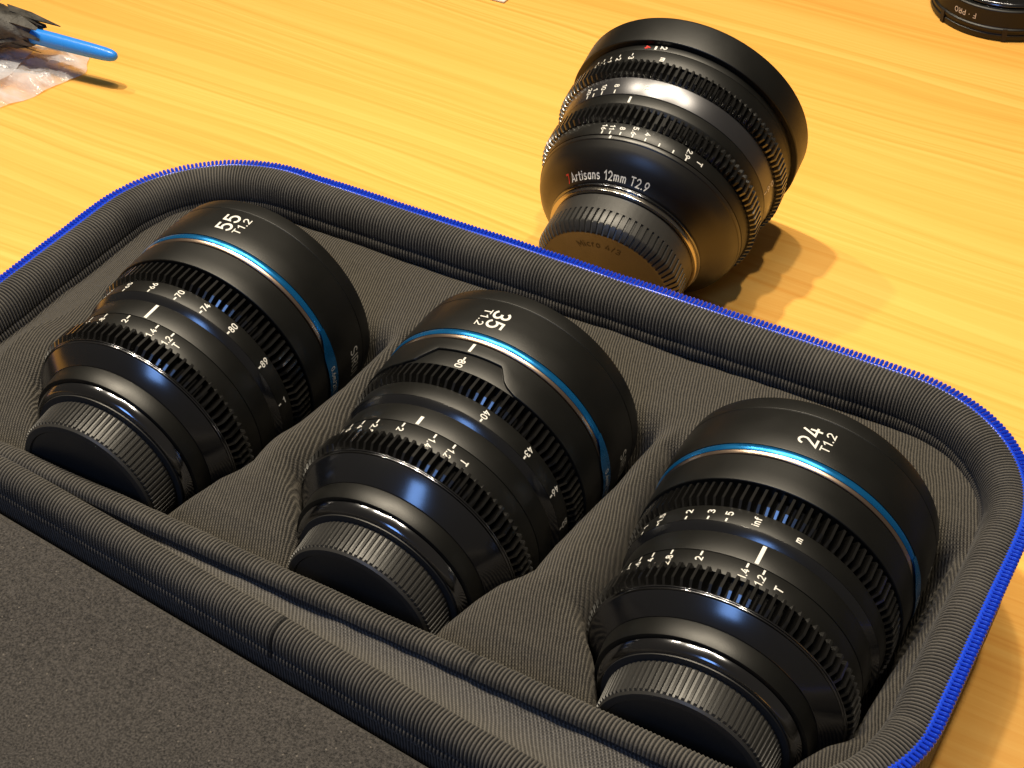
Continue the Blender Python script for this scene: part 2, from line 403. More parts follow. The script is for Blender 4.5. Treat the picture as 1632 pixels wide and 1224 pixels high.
def wrap_mark(name, a0, a1, ang, wid, rfun, m, parent, zoff, lift=0.07, seg=3):
    """a printed dash lying along the barrel"""
    V, F = [], []
    for i in range(seg+1):
        a = a0+(a1-a0)*i/seg; r = (rfun(a) if callable(rfun) else rfun)+lift
        for k in range(3):
            t = R(ang)+(k/2-.5)*wid/r; V.append((r*math.sin(t), -a, r*math.cos(t)+zoff))
    for i in range(seg):
        for k in range(2): F.append((i*3+k, i*3+k+1, i*3+k+4, i*3+k+3))
    return build(name, V, F, m, parent, 0, fix=False)

# ------------------------------------------------------------------ table
def slab(name, x0, x1, y0, y1, z0, z1, m, parent=None, bev=1.0):
    bm = bmesh.new(); bmesh.ops.create_cube(bm, size=1)
    for v in bm.verts:
        v.co = Vector(((x0+x1)/2+v.co.x*(x1-x0), (y0+y1)/2+v.co.y*(y1-y0), (z0+z1)/2+v.co.z*(z1-z0)))*U
    bmesh.ops.bevel(bm, geom=bm.edges[:], offset=bev*U, segments=2, affect='EDGES')
    me = bpy.data.meshes.new(name); bm.to_mesh(me); bm.free(); me.materials.append(MAT[m])
    o = bpy.data.objects.new(name, me); col.objects.link(o); o.parent = parent; return o
tag(slab('table_top', -620, 245, -420, 560, -28, 0, 'wood', bev=2), 'warm pine wood table top with long straight grain', 'table', kind='structure')

# ------------------------------------------------------------------ case
HX, RC = 154.0, 46.0
YF, YN = 74.3, -78.5
def rim_path(step, hx=HX, y0=YN, y1=YF, rc=RC, rn=40.0):
    """counter-clockwise rounded rectangle: (x, y, outward nx, ny, s), starts at the middle of the near side"""
    segs = []
    def line(p, q): segs.append(('l', p, q))
    def arc(c, r, a0): segs.append(('a', c, r, a0))
    line((0, y0), (hx-rn, y0)); arc((hx-rn, y0+rn), rn, -90)
    line((hx, y0+rn), (hx, y1-rc)); arc((hx-rc, y1-rc), rc, 0)
    line((hx-rc, y1), (-hx+rc, y1)); arc((-hx+rc, y1-rc), rc, 90)
    line((-hx, y1-rc), (-hx, y0+rn)); arc((-hx+rn, y0+rn), rn, 180)
    line((-hx+rn, y0), (0, y0))
    ln = [math.dist(s[1], s[2]) if s[0] == 'l' else s[2]*math.pi/2 for s in segs]
    tot = sum(ln); n = int(round(tot/step)); out = []
    for i in range(n):
        s = tot*i/n; q = s; k = 0
        while q > ln[k] and k < len(segs)-1: q -= ln[k]; k += 1
        g = segs[k]
        if g[0] == 'l':
            p, e = Vector(g[1]), Vector(g[2]); d = (e-p).normalized(); pt = p+d*q
            out.append((pt.x, pt.y, d.y, -d.x, s))
        else:
            t = R(g[3])+q/g[2]; out.append((g[1][0]+g[2]*math.cos(t), g[1][1]+g[2]*math.sin(t), math.cos(t), math.sin(t), s))
    return out, tot
def nz(x, y, z=0.0): return noise.noise(Vector((x, y, z)))

def sweep(name, path, section, m, parent, smooth=60, disp=None, ribs=None, caps=False):
    """section(i, x, y, s) -> list of (u inward, z); closed loop"""
    V, F, att = [], [], []; n = None
    for i, (x, y, nx, ny, s) in enumerate(path):
        sec = section(i, x, y, s); n = len(sec)
        for (u, z, rb) in sec:
            V.append((x-nx*u, y-ny*u, z)); att.append(rb)
    k = len(path)
    for i in range(k):
        j = (i+1) % k
        for q in range(n-1): F.append((i*n+q, i*n+q+1, j*n+q+1, j*n+q))
    o = build(name, V, F, m, parent, smooth)
    at = o.data.attributes.new('rib', 'FLOAT', 'POINT'); at.data.foreach_set('value', att)
    return o
def make_band(name, parent, zrim, seed, near_scale, seam, rn, hinge_far=False):
    """ribbed binding tape rolled over the rim"""
    pitch = 1.10; path, tot = rim_path(pitch/8, rn=rn)
    base = [(-.6, -2.4), (0.0, -.6), (.7, .45), (1.9, .95), (3.4, 1.15), (5.0, 1.0), (6.6, .4), (8.0, -.7), (9.0, -2.4), (9.6, -4.4), (9.9, -6.2), (10.0, -7.2), (9.7, -7.7), (10.3, -8.1), (10.7, -10.2), (10.5, -11.6), (9.2, -12.2)]
    nb = len(base); cnt = int(round(tot/pitch))
    if seam < 0: seam += tot
    def sec(i, x, y, s):
        ph = 2*math.pi*s*cnt/tot
        fade = max(0.0, min(1.0, ((YN+26)-y)/22))            # 1 on the hinge side
        sc = 1-(1-near_scale)*fade
        drop = 1-.25*fade
        wob = nz(s*.06, seed)*0.7+nz(s*.21, seed+4)*0.3
        dsm = min(abs(s-seam), 400); step = .22 if (s > seam and s < seam+120) else 0.0
        out = []
        for q, (u, z) in enumerate(base):
            sh = .5*math.sin(q*.55+nz(s*.03, seed+9)*2.5)     # ribs lean a little
            rb = abs(math.sin((ph+sh)/2))**1.25
            amp = .54*(rb-.5)*(1 if 0 < q < nb-1 else .3)
            a = math.atan2((base[min(q+1, nb-1)][1]-base[max(q-1, 0)][1]), (base[min(q+1, nb-1)][0]-base[max(q-1, 0)][0]))
            nu, nzv = -math.sin(a), math.cos(a)
            w = wob*(q/nb)**1.2*1.3
            if dsm < .45: amp -= .22
            out.append(((u+nu*(amp+w+step))*sc, zrim+z*drop+nzv*(amp+w*.6+step), rb if dsm > .45 else .25))
        return out
    return sweep(name, path, sec, 'tape', parent, 70)

case = empty('lens_case', (0, 0, 0))
tag(case, 'open black padded case with blue zip holding three lenses', 'case')
# outer shell of the base
path2, _ = rim_path(3.0)
SH = [(1.2, ZIP-.8), (0.2, ZIP-2.2), (-.4, ZIP-5), (-.6, ZIP-12), (-.2, 22), (.6, 12), (2.2, 6), (5.5, 2.0), (10, .45), (16, .3), (60, .3)]
def shell_sec(i, x, y, s): return [(u, z+.25*nz(x*.03, y*.03, z*.05), 0) for (u, z) in SH]
o = sweep('base_shell', path2, shell_sec, 'shell', case, 60)
make_band('binding_tape', case, ZIP, 1.0, 0.66, 52.8, 40.0)

# lens placements (blue ring centre, tilt, yaw)
LENS = {'55': ((-78.3, 0.0, 46.9), 1.06, -2.95), '35': ((10.7, 5.1, 42.7), 2.33, -1.11), '24': ((100.4, 2.1, 42.9), 1.78, -2.63)}
WP = [(-26, 39), (-21, 40.4), (4, 39.6), (14, 38.0), (22, 36.8), (34, 35.6), (46, 35.6), (50, 33.2), (54, 29.5), (60, 26.0), (68, 22.5), (76, 20.5)]
def wfun(a):
    if a <= WP[0][0]: return WP[0][1]
    for (a0, w0), (a1, w1) in zip(WP, WP[1:]):
        if a <= a1: return w0+(w1-w0)*(a-a0)/(a1-a0)
    return WP[-1][1]
def cavity(x, y):
    best = 99.0
    for (c, tilt, yaw) in LENS.values():
        dx, dy = x-c[0], y-c[1]; yw = R(yaw)
        a = -(dx*math.sin(yw)+dy*math.cos(yw)); q = abs(dx*math.cos(yw)-dy*math.sin(yw))
        dq = q-wfun(a); da = max(a-74.5, -22.3-a)
        d = max(dq, da) if (dq < 0 or da < 0) else math.hypot(dq, da)
        best = min(best, d)
    return best
def lining():
    st = 0.75; nx_, ny_ = int(298/st), int(147/st); V, F, idx = [], [], {}
    x0, y0 = -149, -75
    def inside(x, y):
        hx, hy, r = 149, (71.5+75)/2, 41; cy = (71.5-75)/2
        qx, qy = max(abs(x)-(hx-r), 0), max(abs(y-cy)-(hy-r), 0); return math.hypot(qx, qy) <= r
    for j in range(ny_+1):
        for i in range(nx_+1):
            x, y = x0+i*st, y0+j*st
            if not inside(x, y): continue
            d = cavity(x, y)
            mount = max(0.0, min(1.0, (-22-y)/24)); mount = mount*mount*(3-2*mount)
            rnd = 1-math.exp(-max(0, d+1.5)/5.0); z = ZIP-9.5+(5.0*math.exp(-((y+2)/36)**2)+10.5*math.exp(-((y+40)/20)**2)*rnd)*max(0, min(1, (143-abs(x)-1)/14))+1.1*nz(x*.035, y*.035, 3)+.35*nz(x*.12, y*.12, 5)
            # edge of the tray runs up under the tape
            ex = min(146-abs(x), y+72.5, 68.5-y); z -= 3.4*max(0, min(1, (y-44)/20))*max(0, min(1, 1-(68.5-y)/16)); z -= 1.0*max(0, min(1, 1-ex/7))
            z -= 3.0*max(0, min(1, (-y-61)/9))*max(0, min(1, d/6))
            rl = 8.6-3.4*mount+1.6*nz(x*.05, y*.05, 8)
            if d < rl:
                if d > 0: z -= rl-math.sqrt(max(0, rl*rl-(rl-d)**2))
                else: z -= rl+(-d)*5.0
            z = max(z, 2.2); idx[(i, j)] = len(V); V.append((x, y, z))
    for j in range(ny_):
        for i in range(nx_):
            k = [(i, j), (i+1, j), (i+1, j+1), (i, j+1)]
            if all(q in idx for q in k): F.append(tuple(idx[q] for q in k))
    return build('moulded_lining', V, F, 'lining', case, 180, fix=False)
lining()

# zip teeth on three sides
def zip_cord(name, parent, zrim):
    path, tot = rim_path(2.0); pts = [p for p in path if p[1] > YN+4]; V, F = [], []
    n = 8
    for (x, y, nx, ny, s) in pts:
        for k in range(n):
            t = 2*math.pi*k/n; V.append((x-nx*(0.35-.75*math.cos(t)), y-ny*(0.35-.75*math.cos(t)), zrim+.05+.62*math.sin(t)+.35*nz(s*.05, 2.2)))
    for i in range(len(pts)-1):
        for k in range(n):
            k2 = (k+1) % n; F.append((i*n+k, i*n+k2, (i+1)*n+k2, (i+1)*n+k))
    return build(name, V, F, 'zip', parent, 80)
def zipper_out(name, parent, zrim):
    path, tot = rim_path(1.34); V, F = [], []
    sec = [(-.3, .46, .66), (.7, .50, .82), (1.4, .55, .92), (2.0, .60, .94), (2.45, .54, .74), (2.75, .30, .36)]
    for (x, y, nx, ny, s) in path:
        if y < YN+4: continue
        tx, ty = -ny, nx; b = len(V); zz = zrim+.2+.35*nz(s*.05, 2.2)+random.uniform(-.08, .08)
        for (u, hw, hh) in sec:
            for k in range(6):
                t = k*math.pi/3+.52
                V.append((x+nx*u+tx*hw*math.cos(t), y+ny*u+ty*hw*math.cos(t), zz+hh*math.sin(t)-u*.05))
        for r_ in range(len(sec)-1):
            for k in range(6):
                k2 = (k+1) % 6; F.append((b+r_*6+k, b+r_*6+k2, b+(r_+1)*6+k2, b+(r_+1)*6+k))
        e = b+(len(sec)-1)*6; F.append(tuple(e+k for k in range(6))); F.append(tuple(b+k for k in range(6)))
    return tag(build(name, V, F, 'zip', parent, 50), kind='stuff')
zipper_out('zip_coil', case, ZIP)
zip_cord('zip_cord', case, ZIP)

# lid, opened flat towards the viewer and skewed on its cloth hinge (a part of the same case)
LA = R(-4.85); LC = (-9.0, -88.0)                       # a point of the lid's hinge-side crest
def lid_xy(u, v):                                       # u along the hinge, v away from it
    return (LC[0]+u*math.cos(LA)+v*math.sin(LA), LC[1]+u*math.sin(LA)-v*math.cos(LA))
def lid_transform(o, z=0):
    # the base rim path mirrored so that its hinge side (y = YN) faces the base
    for v in o.data.vertices:
        x, y = v.co.x/U, v.co.y/U
        X, Y = lid_xy(-x, (y-(YN+3.2)))
        v.co.x, v.co.y = X*U, Y*U
    o.data.update()
lb = make_band('lid_binding_tape', case, ZIP-.5, 21.0, 0.72, -14.0, 40.0); lid_transform(lb)
SHL = [(1.2, ZIP-1.2), (0.2, ZIP-3), (-.4, ZIP-6), (-.6, ZIP-12), (-.2, 22), (.6, 12), (2.2, 6), (5.5, 2.0), (10, .45), (60, .3)]
ls = sweep('lid_shell', path2, lambda i, x, y, s: [(u, z, 0) for (u, z) in SHL], 'shell', case, 60); lid_transform(ls)
# felt pad filling the lid
def pad():
    st = 2.5; V, F, idx = [], [], {}
    hx, r = 154-8.6, 38; y0, y1 = YN+8.0, YF-9; cy, hy = (y0+y1)/2, (y1-y0)/2
    nx_, ny_ = int(2*hx/st), int((y1-y0)/st)
    for j in range(ny_+1):
        for i in range(nx_+1):
            x, y = -hx+2*hx*i/nx_, y0+(y1-y0)*j/ny_
            qx, qy = max(abs(x)-(hx-r), 0), max(abs(y-cy)-(hy-r), 0); d = r-math.hypot(qx, qy)
            if d < -.01: continue
            e = min(d, hx-abs(x), hy-abs(y-cy))
            z = ZIP-10.5+.35*nz(x*.02, y*.02, 11)-4.5*max(0, 1-e/3.0)**2
            idx[(i, j)] = len(V); V.append((x, y, z))
    for j in range(ny_):
        for i in range(nx_):
            k = [(i, j), (i+1, j), (i+1, j+1), (i, j+1)]
            if all(q in idx for q in k): F.append(tuple(idx[q] for q in k))
    o = build('felt_pad', V, F, 'felt', case, 180); lid_transform(o); return o
pad()
# inner wall cloth under the lid tape
lw = sweep('lid_lining', path2, lambda i, x, y, s: [(6.5, ZIP-5, 0), (7.6, ZIP-9, 0), (8.2, ZIP-16, 0), (9, ZIP-30, 0), (16, ZIP-32, 0)], 'lining', case, 60); lid_transform(lw)
# cloth hinge
def hinge():
    V, F = [], []; nu, nv = 150, 14
    for i in range(nu+1):
        x = -112+224*i/nu
        for j in range(nv+1):
            t = j/nv; p = Vector((x, YN+1.6)); q = Vector(lid_xy(x-LC[0], -2.4)); m_ = p.lerp(q, t)
            gap = (p-q).length; sag = min(7.0, 1.2+gap*.22)
            z = ZIP-2.6-.6*sag*math.sin(math.pi*t)+.55*nz(x*.05, t*3, 2)+.35*nz(x*.16, t*2, 6)
            V.append((m_.x, m_.y, z))
    for i in range(nu):
        for j in range(nv):
            k = i*(nv+1)+j; F.append((k, k+1, k+nv+2, k+nv+1))
    return build('hinge_cloth', V, F, 'hinge', case, 180)
hinge()

# ------------------------------------------------------------------ the three cinema lenses with blue rings
def lens_root(name, c, tilt, yaw, rbase):
    tl, yw = R(tilt), R(yaw)
    up = Matrix.Rotation(-yw, 3, 'Z') @ Matrix.Rotation(tl, 3, 'X') @ Vector((0, 0, 1))
    return empty(name, Vector(c)-up*rbase, (tl, 0, -yw))

def cine_lens(key, label):
    c, tilt, yaw = LENS[key]; Z0 = 37.0
    t = lens_root('cinema_lens', c, tilt, yaw, Z0)
    tag(t, label, 'camera lens', 'cinema lenses lying in the case')
    f35 = key == '35'; dr = 1.9 if f35 else 0.0
    flip = 'B' if f35 else 'F'
    # front barrel, hollow at the front
    hood = revolve('front_barrel', [(-17.0, 32.5), (-20.0, 33.4), (-20.2, 35.0), (-19.5, 36.2), (-14.7, 36.75), (-14.5, 36.55), (-14.3, 36.78), (-6, 36.95), (-.06, 37.0), (-.06, 30)], 'anodised', t, Z0, 192)
    revolve('front_element', [(-16.0, 32.6), (-14, 30), (-15.5, 20), (-16.6, 10), (-17.0, .4)], 'glass', t, Z0, 64, 0, 180, cap_end=True)
    ring = revolve('accent_ring', [(0.0, 30), (0.0, 36.75), (.35, 36.93), (.9, 36.93), (1.4, 36.82), (1.9, 36.6), (1.95, 30)], 'blue_ring', t, Z0, 192, 0)
    revolve('polished_bevel', [(2.0, 30), (2.0, 36.55), (2.9, 36.2), (3.05, 35.9), (3.05, 30)], 'edge', t, Z0, 160, .08)
    revolve('groove', [(3.1, 30), (3.1, 35.3), (3.75, 35.3), (3.75, 30)], 'gear', t, Z0, 96, .05)
    # barrel in front of the focus gear; on the 35 it has a window for the focus figures
    def rear_edge(deg):
        if not f35: return 13.0
        P = [(-180, 14.0), (-40, 14.2), (-34, 14.4), (-26, 13.2), (-18.1, 8.2), (13.3, 7.7), (15.5, 9.6), (18, 11.8), (20.5, 13.0), (25, 14.0), (180, 14.0)]
        for (d0, a0), (d1, a1) in zip(P, P[1:]):
            if deg <= d1: return a0+(a1-a0)*(deg-d0)/(d1-d0)
        return 14.0
    V, F = [], []; seg = 360; prof_n = 9
    for k in range(seg):
        dg = -180+k; s, co = math.sin(R(dg)), math.cos(R(dg)); e = rear_edge(dg)
        for (a, r) in [(3.8, 30), (3.8, 36.35), (3.95, 36.6), (e*.5+2, 36.58), (e-.35, 36.5), (e-.15, 36.45), (e, 36.25), (e+.02, 35.6), (e+.02, 30)]:
            V.append((r*s, -a, r*co+Z0))
    for k in range(seg):
        k2 = (k+1) % seg
        for i in range(prof_n-1): F.append((k*prof_n+i, k*prof_n+i+1, k2*prof_n+i+1, k2*prof_n+i))
    fb = build('focus_barrel', V, F, 'anodised', t, 30)
    a0 = 14.2 if f35 else 13.6
    if f35:
        fp = revolve('focus_sleeve', [(7.0, 30), (7.0, 35.75), (14.1, 35.75), (14.1, 30)], 'anodised', t, Z0, 160)
        wrap_text('numeral', '80', 2.0, 12.0, -3.4, 35.75, 'B', 'white', fp, Z0, .05, 1)
        wrap_mark('tick_mark', 9.2, 10.4, -3.2, .5, 35.75, 'white', fp, Z0)
        wrap_mark('index_mark', 4.3, 7.6, -2.9, .85, lambda a: 36.58, 'white', fb, Z0)
    gear('focus_gear', a0, 19.3, 21.0, 36.0, 32.6, 34.2, 30, 96, 'gear', t, Z0, .2)
    # focus scale ring with its sloped rear edge
    fr = revolve('focus_scale_ring', [(21.05, 30), (21.05, 34.6), (26.2, 34.6), (26.2, 30)], 'anodised', t, Z0, 192, .06)
    revolve('bevel_ring', [(26.23, 30), (26.23, 34.56), (28.5, 32.9), (28.5, 30)], 'cone', t, Z0, 192, .1)
    ri = revolve('index_ring', [(28.55, 30), (28.55, 33.35), (35.2, 33.4), (35.2, 30)], 'anodised', t, Z0, 192, .1)
    ra = revolve('aperture_scale_ring', [(35.3, 30), (35.3, 33.3), (41.1, 33.2), (41.1, 30)], 'anodised', t, Z0, 192, .14)
    gear('aperture_gear', 41.15, 46.4, 48.0, 34.9, 31.6, 33.2, 29, 90, 'gear', t, Z0, .6)
    revolve('thin_lip', [(48.05, 28), (48.05, 33.75), (48.35, 33.75), (48.4, 33.35), (48.55, 33.35), (48.6, 33.55), (48.85, 33.5), (48.9, 28)], 'edge' if False else 'flange', t, Z0, 160, .04)
    revolve('rear_cone', [(48.95, 26), (48.95, 33.1), (52.95+dr, 28.35), (52.95+dr, 26)], 'cone', t, Z0, 192, .12)
    revolve('rear_barrel', [(53.0+dr, 24), (53.0+dr, 28.2), (57.9+dr, 27.5), (58.0+dr, 26.4), (58.0+dr, 22)], 'anodised', t, Z0, 192, .14)
    revolve('mount_flange', [(58.05+dr, 22), (58.05+dr, 26.1), (58.2+dr, 26.45), (58.6+dr, 26.4), (59.3+dr, 26.16), (60.0+dr, 25.86), (60.4+dr, 25.6), (60.75+dr, 25.1), (60.8+dr, 24.6), (60.8+dr, 21)], 'flange', t, Z0, 160, 0, 60)
    # ribbed rear cap
    NR = 90; V, F = [], []; ring_p = []
    for k in range(NR):
        for fq, h in ((-.5, 0), (-.22, 0), (-.14, 1), (.3, 1), (.38, 0)): ring_p.append(((k+fq)*2*math.pi/NR, h))
    n = len(ring_p)
    for (a, r, h) in ((60.85, 20, 0), (60.85, 24.3, 0), (61.2, 24.2, 0), (61.3, 22.3, 0), (61.5, 22.2, .2), (62.0, 22.15, .5), (69.9, 21.6, .5), (70.2, 21.5, 0), (70.4, 21.7, 0), (71.0, 21.3, 0), (71.2, 20.6, 0), (71.2, 19.6, 0), (70.7, 19.2, 0), (70.5, 17, 0), (70.5, .5, 0)):
        for (tt, hh) in ring_p:
            q = r+h*hh; V.append((q*math.sin(tt), -(a+dr), q*math.cos(tt)+Z0))
    S = 15
    for s in range(S-1):
        for k in range(n):
            k2 = (k+1) % n; F.append((s*n+k, s*n+k2, (s+1)*n+k2, (s+1)*n+k))
    F.append(tuple((S-1)*n+k for k in range(n)))
    build('rear_cap', V, F, 'cap', t, 32)
    # lettering
    if key == '24':
        wrap_text('numeral', '24', 4.6, -7.05, 2.5, 36.9, 'F', 'white', hood, Z0, 0.0, 1, .1, 6.9)
        wrap_text('lettering', 'T1.2', 2.2, -7.15, 9.8, 36.9, 'F', 'white', hood, Z0, 0.01, 1, .1, 6.9)
    elif key == '55':
        wrap_text('numeral', '55', 4.6, -8.0, -1.9, 36.9, 'F', 'white', hood, Z0, 0.02, 1, .1, 7.6)
        wrap_text('lettering', 'T1.2', 2.2, -8.1, 5.4, 36.9, 'F', 'white', hood, Z0, 0.01, 1, .1, 7.4)
    else:
        wrap_text('numeral', '35', 4.6, -6.7, -1.2, 36.9, 'B', 'white', hood, Z0, 0.02, 1, .1, 7.4)
        wrap_text('lettering', 'T1.2', 2.2, -6.5, -8.2, 36.9, 'B', 'white', hood, Z0, 0.01, 1, .1, 7.0)
    wrap_text('lettering', 'SIRUI', 3.3, -9.3 if key != '35' else -8.2, 96, 36.9, 'C', 'white', hood, Z0, 0, 1.0, .1)
    # wider blue field with the close-focus distance, on the flank
    V, F = [], []; q0, q1, nn = 66.0, 140.0, 74
    for i in range(nn+1):
        d = q0+(q1-q0)*i/nn; g = max(0, min(1, (d-q0)/14)); g = g*g*(3-2*g)
        for j in range(5):
            a = .05+(1.8+2.6*g)*j/4; V.append((37.03*math.sin(R(d)), -a, 37.03*math.cos(R(d))+Z0))
    for i in range(nn):
        for j in range(4): F.append((i*5+j, i*5+j+1, i*5+j+6, i*5+j+5))
    pl = build('accent_field', V, F, 'blue_ring', ring, 180, fix=False)
    wrap_text('lettering', {'24': '0.3m/1ft', '35': '0.4m/1.3ft', '55': '0.6m/2ft'}[key], 1.7, 2.2, 93, 37.04, 'C', 'white', ring, Z0, 0, 1.0, .06)
    idx = {'24': 6.0, '35': -3.3, '55': -.2}[key]
    wrap_mark('index_mark', 29.0 if not f35 else 31.8, 34.9, idx, 1.0, 33.37, 'white', ri, Z0)
    marks = {'24': [('1.2', 10.3), ('1.4', 3.2), ('2', -16.8), ('2.8', -30.9), ('4', -41.1), ('5.6', -49), ('8', -57), ('11', -65)],
             '35': [('1.2', 17.5), ('1.4', 7.6), ('2', -8.9), ('2.8', -23.5), ('4', -33.0), ('5.6', -42), ('8', -50), ('11', -58)],
             '55': [('1.2', 17.3), ('1.4', 8.5), ('2', -8.4), ('2.8', -23.5), ('4', -35), ('5.6', -46), ('8', -56), ('11', -66)]}[key]
    for s, an in marks:
        wrap_mark('tick_mark', 35.55, 37.0, an, .5, 33.28, 'white', ra, Z0)
        wd = 1.75*(sum(GLYPH[c][1] for c in s)+.26*(len(s)-1))
        wrap_text('numeral', s, 1.75, 37.5+wd*.5, an, 33.24, flip, 'white', ra, Z0, .05, 1.0)
    wrap_text('lettering', 'T', 1.95, 38.7, {'24': 18.6, '35': 25.3, '55': 22.3}[key], 33.25, flip, 'white', ra, Z0, .05)
    fm = {'24': [('1', -58, 1), ('1.5', -47, 1), ('2', -31.4, 1), ('3', -21, 1), ('5', -13, 1), ('inf', -1.2, 0), ('m', 16.5, 0)],
          '35': [('40', 20, 1), ('43', 44.9, 1), ('46', 67.4, 1), ('50', 86.8, 1)],
          '55': [('62', -42, 1), ('65', -26.1, 1), ('66', -9.6, 1), ('70', 5.6, 1), ('74', 19.9, 1), ('80', 35.8, 1), ('89', 57.5, 1), ('1', 79.7, 1)]}[key]
    for s, an, tk in fm:
        wrap_text('numeral', s, 1.75, 23.2 if tk else 23.7, an, 34.6, flip, 'white', fr, Z0, .05, 1.0)
        if tk: wrap_mark('tick_mark', 24.9, 26.0, an, .5, 34.6, 'white', fr, Z0)
    return t
cine_lens('55', 'black cinema lens marked 55 T1.2 lying in the case')
cine_lens('35', 'black cinema lens marked 35 T1.2 lying between the 55 and 24 lenses')
cine_lens('24', 'black cinema lens marked 24 T1.2 showing inf and m on its scale')

# ------------------------------------------------------------------ the wide lens on the table
def wide_lens():
    Z0 = 43.6
    t = lens_root('wide_angle_lens', (-10.5, 174.9, 42.2), 15.3, -3.7, Z0)
    tag(t, 'larger black lens marked 12mm T2.9 lying on the wooden table', 'camera lens')
    revolve('front_hood', [(-7.5, 39.5), (-11.4, 41.5), (-12.3, 42.6), (-12.2, 43.3), (-11.6, 43.6), (-.6, 43.6), (-.3, 43.3), (-.3, 36)], 'anodised', t, Z0, 192)
    revolve('front_element', [(-7.4, 39.5), (-6, 36), (-9, 24), (-11, 10), (-11.4, .4)], 'glass', t, Z0, 64, 0, 180, cap_end=True)
    r1 = revolve('index_ring', [(-.25, 36), (-.25, 41.6), (2.5, 41.6), (2.6, 41.2), (2.6, 36)], 'anodised', t, Z0, 192)
    r2 = revolve('focus_scale_ring', [(2.7, 36), (2.7, 41.75), (8.2, 41.5), (8.2, 36)], 'anodised', t, Z0, 192)
    gear('focus_gear', 8.25, 13.6, 14.8, 42.9, 40.6, 41.4, 36, 112, 'gear', t, Z0, .1)
    r3 = revolve('distance_band', [(14.85, 36), (14.85, 40.5), (15.2, 40.6), (22.2, 39.6), (22.2, 36)], 'band7', t, Z0, 192)
    r4 = revolve('index_collar', [(22.3, 34), (22.3, 39.5), (26.2, 39.2), (27.6, 38.4), (27.6, 34)], 'anodised', t, Z0, 192)
    gear('aperture_gear', 27.7, 33.4, 34.6, 40.5, 38.0, 38.9, 34, 101, 'gear', t, Z0, .4)
    rs = lambda a: 38.35-(a-34.7)*.09
    r5 = revolve('aperture_scale_ring', [(34.7, 33), (34.7, 38.35), (39.9, 37.9), (40.0, 33)], 'anodised', t, Z0, 192)
    PB = [(40.05, 33), (40.05, 37.75), (41.5, 37.5), (41.7, 37.2), (44.0, 36.5), (46.2, 35.2), (48.2, 33.2), (49.8, 31.0), (51.2, 29.0), (52.3, 28.0), (52.6, 27.4), (52.6, 24)]
    r6 = revolve('rear_barrel', PB, 'bell', t, Z0, 192, .2, 26)
    def rb(a):
        for (a0, q0), (a1, q1) in zip(PB[1:], PB[2:]):
            if a <= a1: return q0+(q1-q0)*(a-a0)/max(1e-6, a1-a0)
        return 27.5
    revolve('dark_collar', [(52.65, 24), (52.65, 27.8), (53.6, 27.9), (53.75, 27.2), (53.75, 24)], 'flange', t, Z0, 160, .15)
    revolve('mount_flange', [(53.8, 24), (53.8, 27.3), (55.3, 27.3), (55.6, 27.0), (55.6, 22)], 'silver', t, Z0, 160, .15)
    NR = 72; V, F, rp = [], [], []
    for k in range(NR):
        for fq, h in ((-.5, -1), (-.38, -1), (-.3, 0), (.3, 0), (.38, -1)): rp.append(((k+fq)*2*math.pi/NR, h))
    n = len(rp); st = [(55.65, 22, 0), (55.65, 25.6, 0), (55.9, 25.9, 0), (61.6, 26.0, 0), (62.0, 26.0, 0), (62.1, 26.1, .8), (67.6, 26.2, .8), (68.2, 25.9, .8), (70.3, 23.6, .7), (70.6, 23.1, .35), (70.6, 22.4, 0), (70.45, 22.0, 0), (70.45, .5, 0)]
    for (a, r, h) in st:
        for (tt, hh) in rp: q = r+h*hh; V.append((q*math.sin(tt), -a, q*math.cos(tt)+Z0))
    for s in range(len(st)-1):
        for k in range(n): k2 = (k+1) % n; F.append((s*n+k, s*n+k2, (s+1)*n+k2, (s+1)*n+k))
    F.append(tuple((len(st)-1)*n+k for k in range(n)))
    cap = build('rear_cap', V, F, 'cap', t, 32)
    V2, F2 = text_flat('Micro 4/3', 2.6, 0, 1.0)
    build('lettering', [((17.2+y)*math.sin(x/17.2-.05), -70.52-l, (17.2+y)*math.cos(x/17.2-.05)+Z0) for x, y, l in V2], F2, 'dark_print_notch', cap, 0, fix=False)
    # print
    wrap_text('lettering', 'Artisans 12mm T2.9', 1.8, 50.8, -9.9, lambda a: rb(a), 'C', 'white', r6, Z0, .02, 1, .12, 30.3)
    wrap_text('lettering', '7', 1.8, 50.8, -42.0, lambda a: rb(a), 'C', 'red', r6, Z0, .08, 1, .12)
    for s, an in (('16', -17.2), ('11', -12.6), ('8', -6.8), ('5.6', -.1), ('4', 6.8), ('2.9', 29.4)):
        wrap_text('numeral', s, 1.7, 36.9, an, rs, 'B', 'white', r5, Z0, .05, 1)
        wrap_mark('tick_mark', 38.4, 39.7, an, .5, rs, 'white', r5, Z0)
    for an in (14.3, 22.0): wrap_mark('tick_mark', 38.4, 39.7, an, .5, rs, 'white', r5, Z0)
    wrap_text('lettering', 'T', 2.0, 37.5, 36.5, rs, 'B', 'white', r5, Z0, .05)
    wrap_mark('index_mark', 40.2, 41.5, -11.4, .7, 37.65, 'white', r6, Z0)
    wrap_mark('index_mark', 23.2, 25.8, -10.5, .8, lambda a: 39.45-(a-22.3)*.08, 'white', r4, Z0)
    rd = lambda a: 40.6-(a-15.2)*.143
    for s, an in (('8', -20.9), ('10', -28.8), ('1', -34.5), ('20', -39.0)):
        wrap_text('numeral', s, 1.75, 18.7, an, rd, 'B', 'white', r3, Z0, .05, 1)
        wrap_mark('tick_mark', 20.4, 21.9, an, .5, rd, 'white', r3, Z0)
    wrap_text('lettering', 'ft', 2.0, 18.8, -4.0, rd, 'B', 'white', r3, Z0, .05, 1)
    wrap_text('numeral', '0.6', 2.1, 17.6, 83.6, rd, 'B', 'white', r3, Z0, .05, 1)
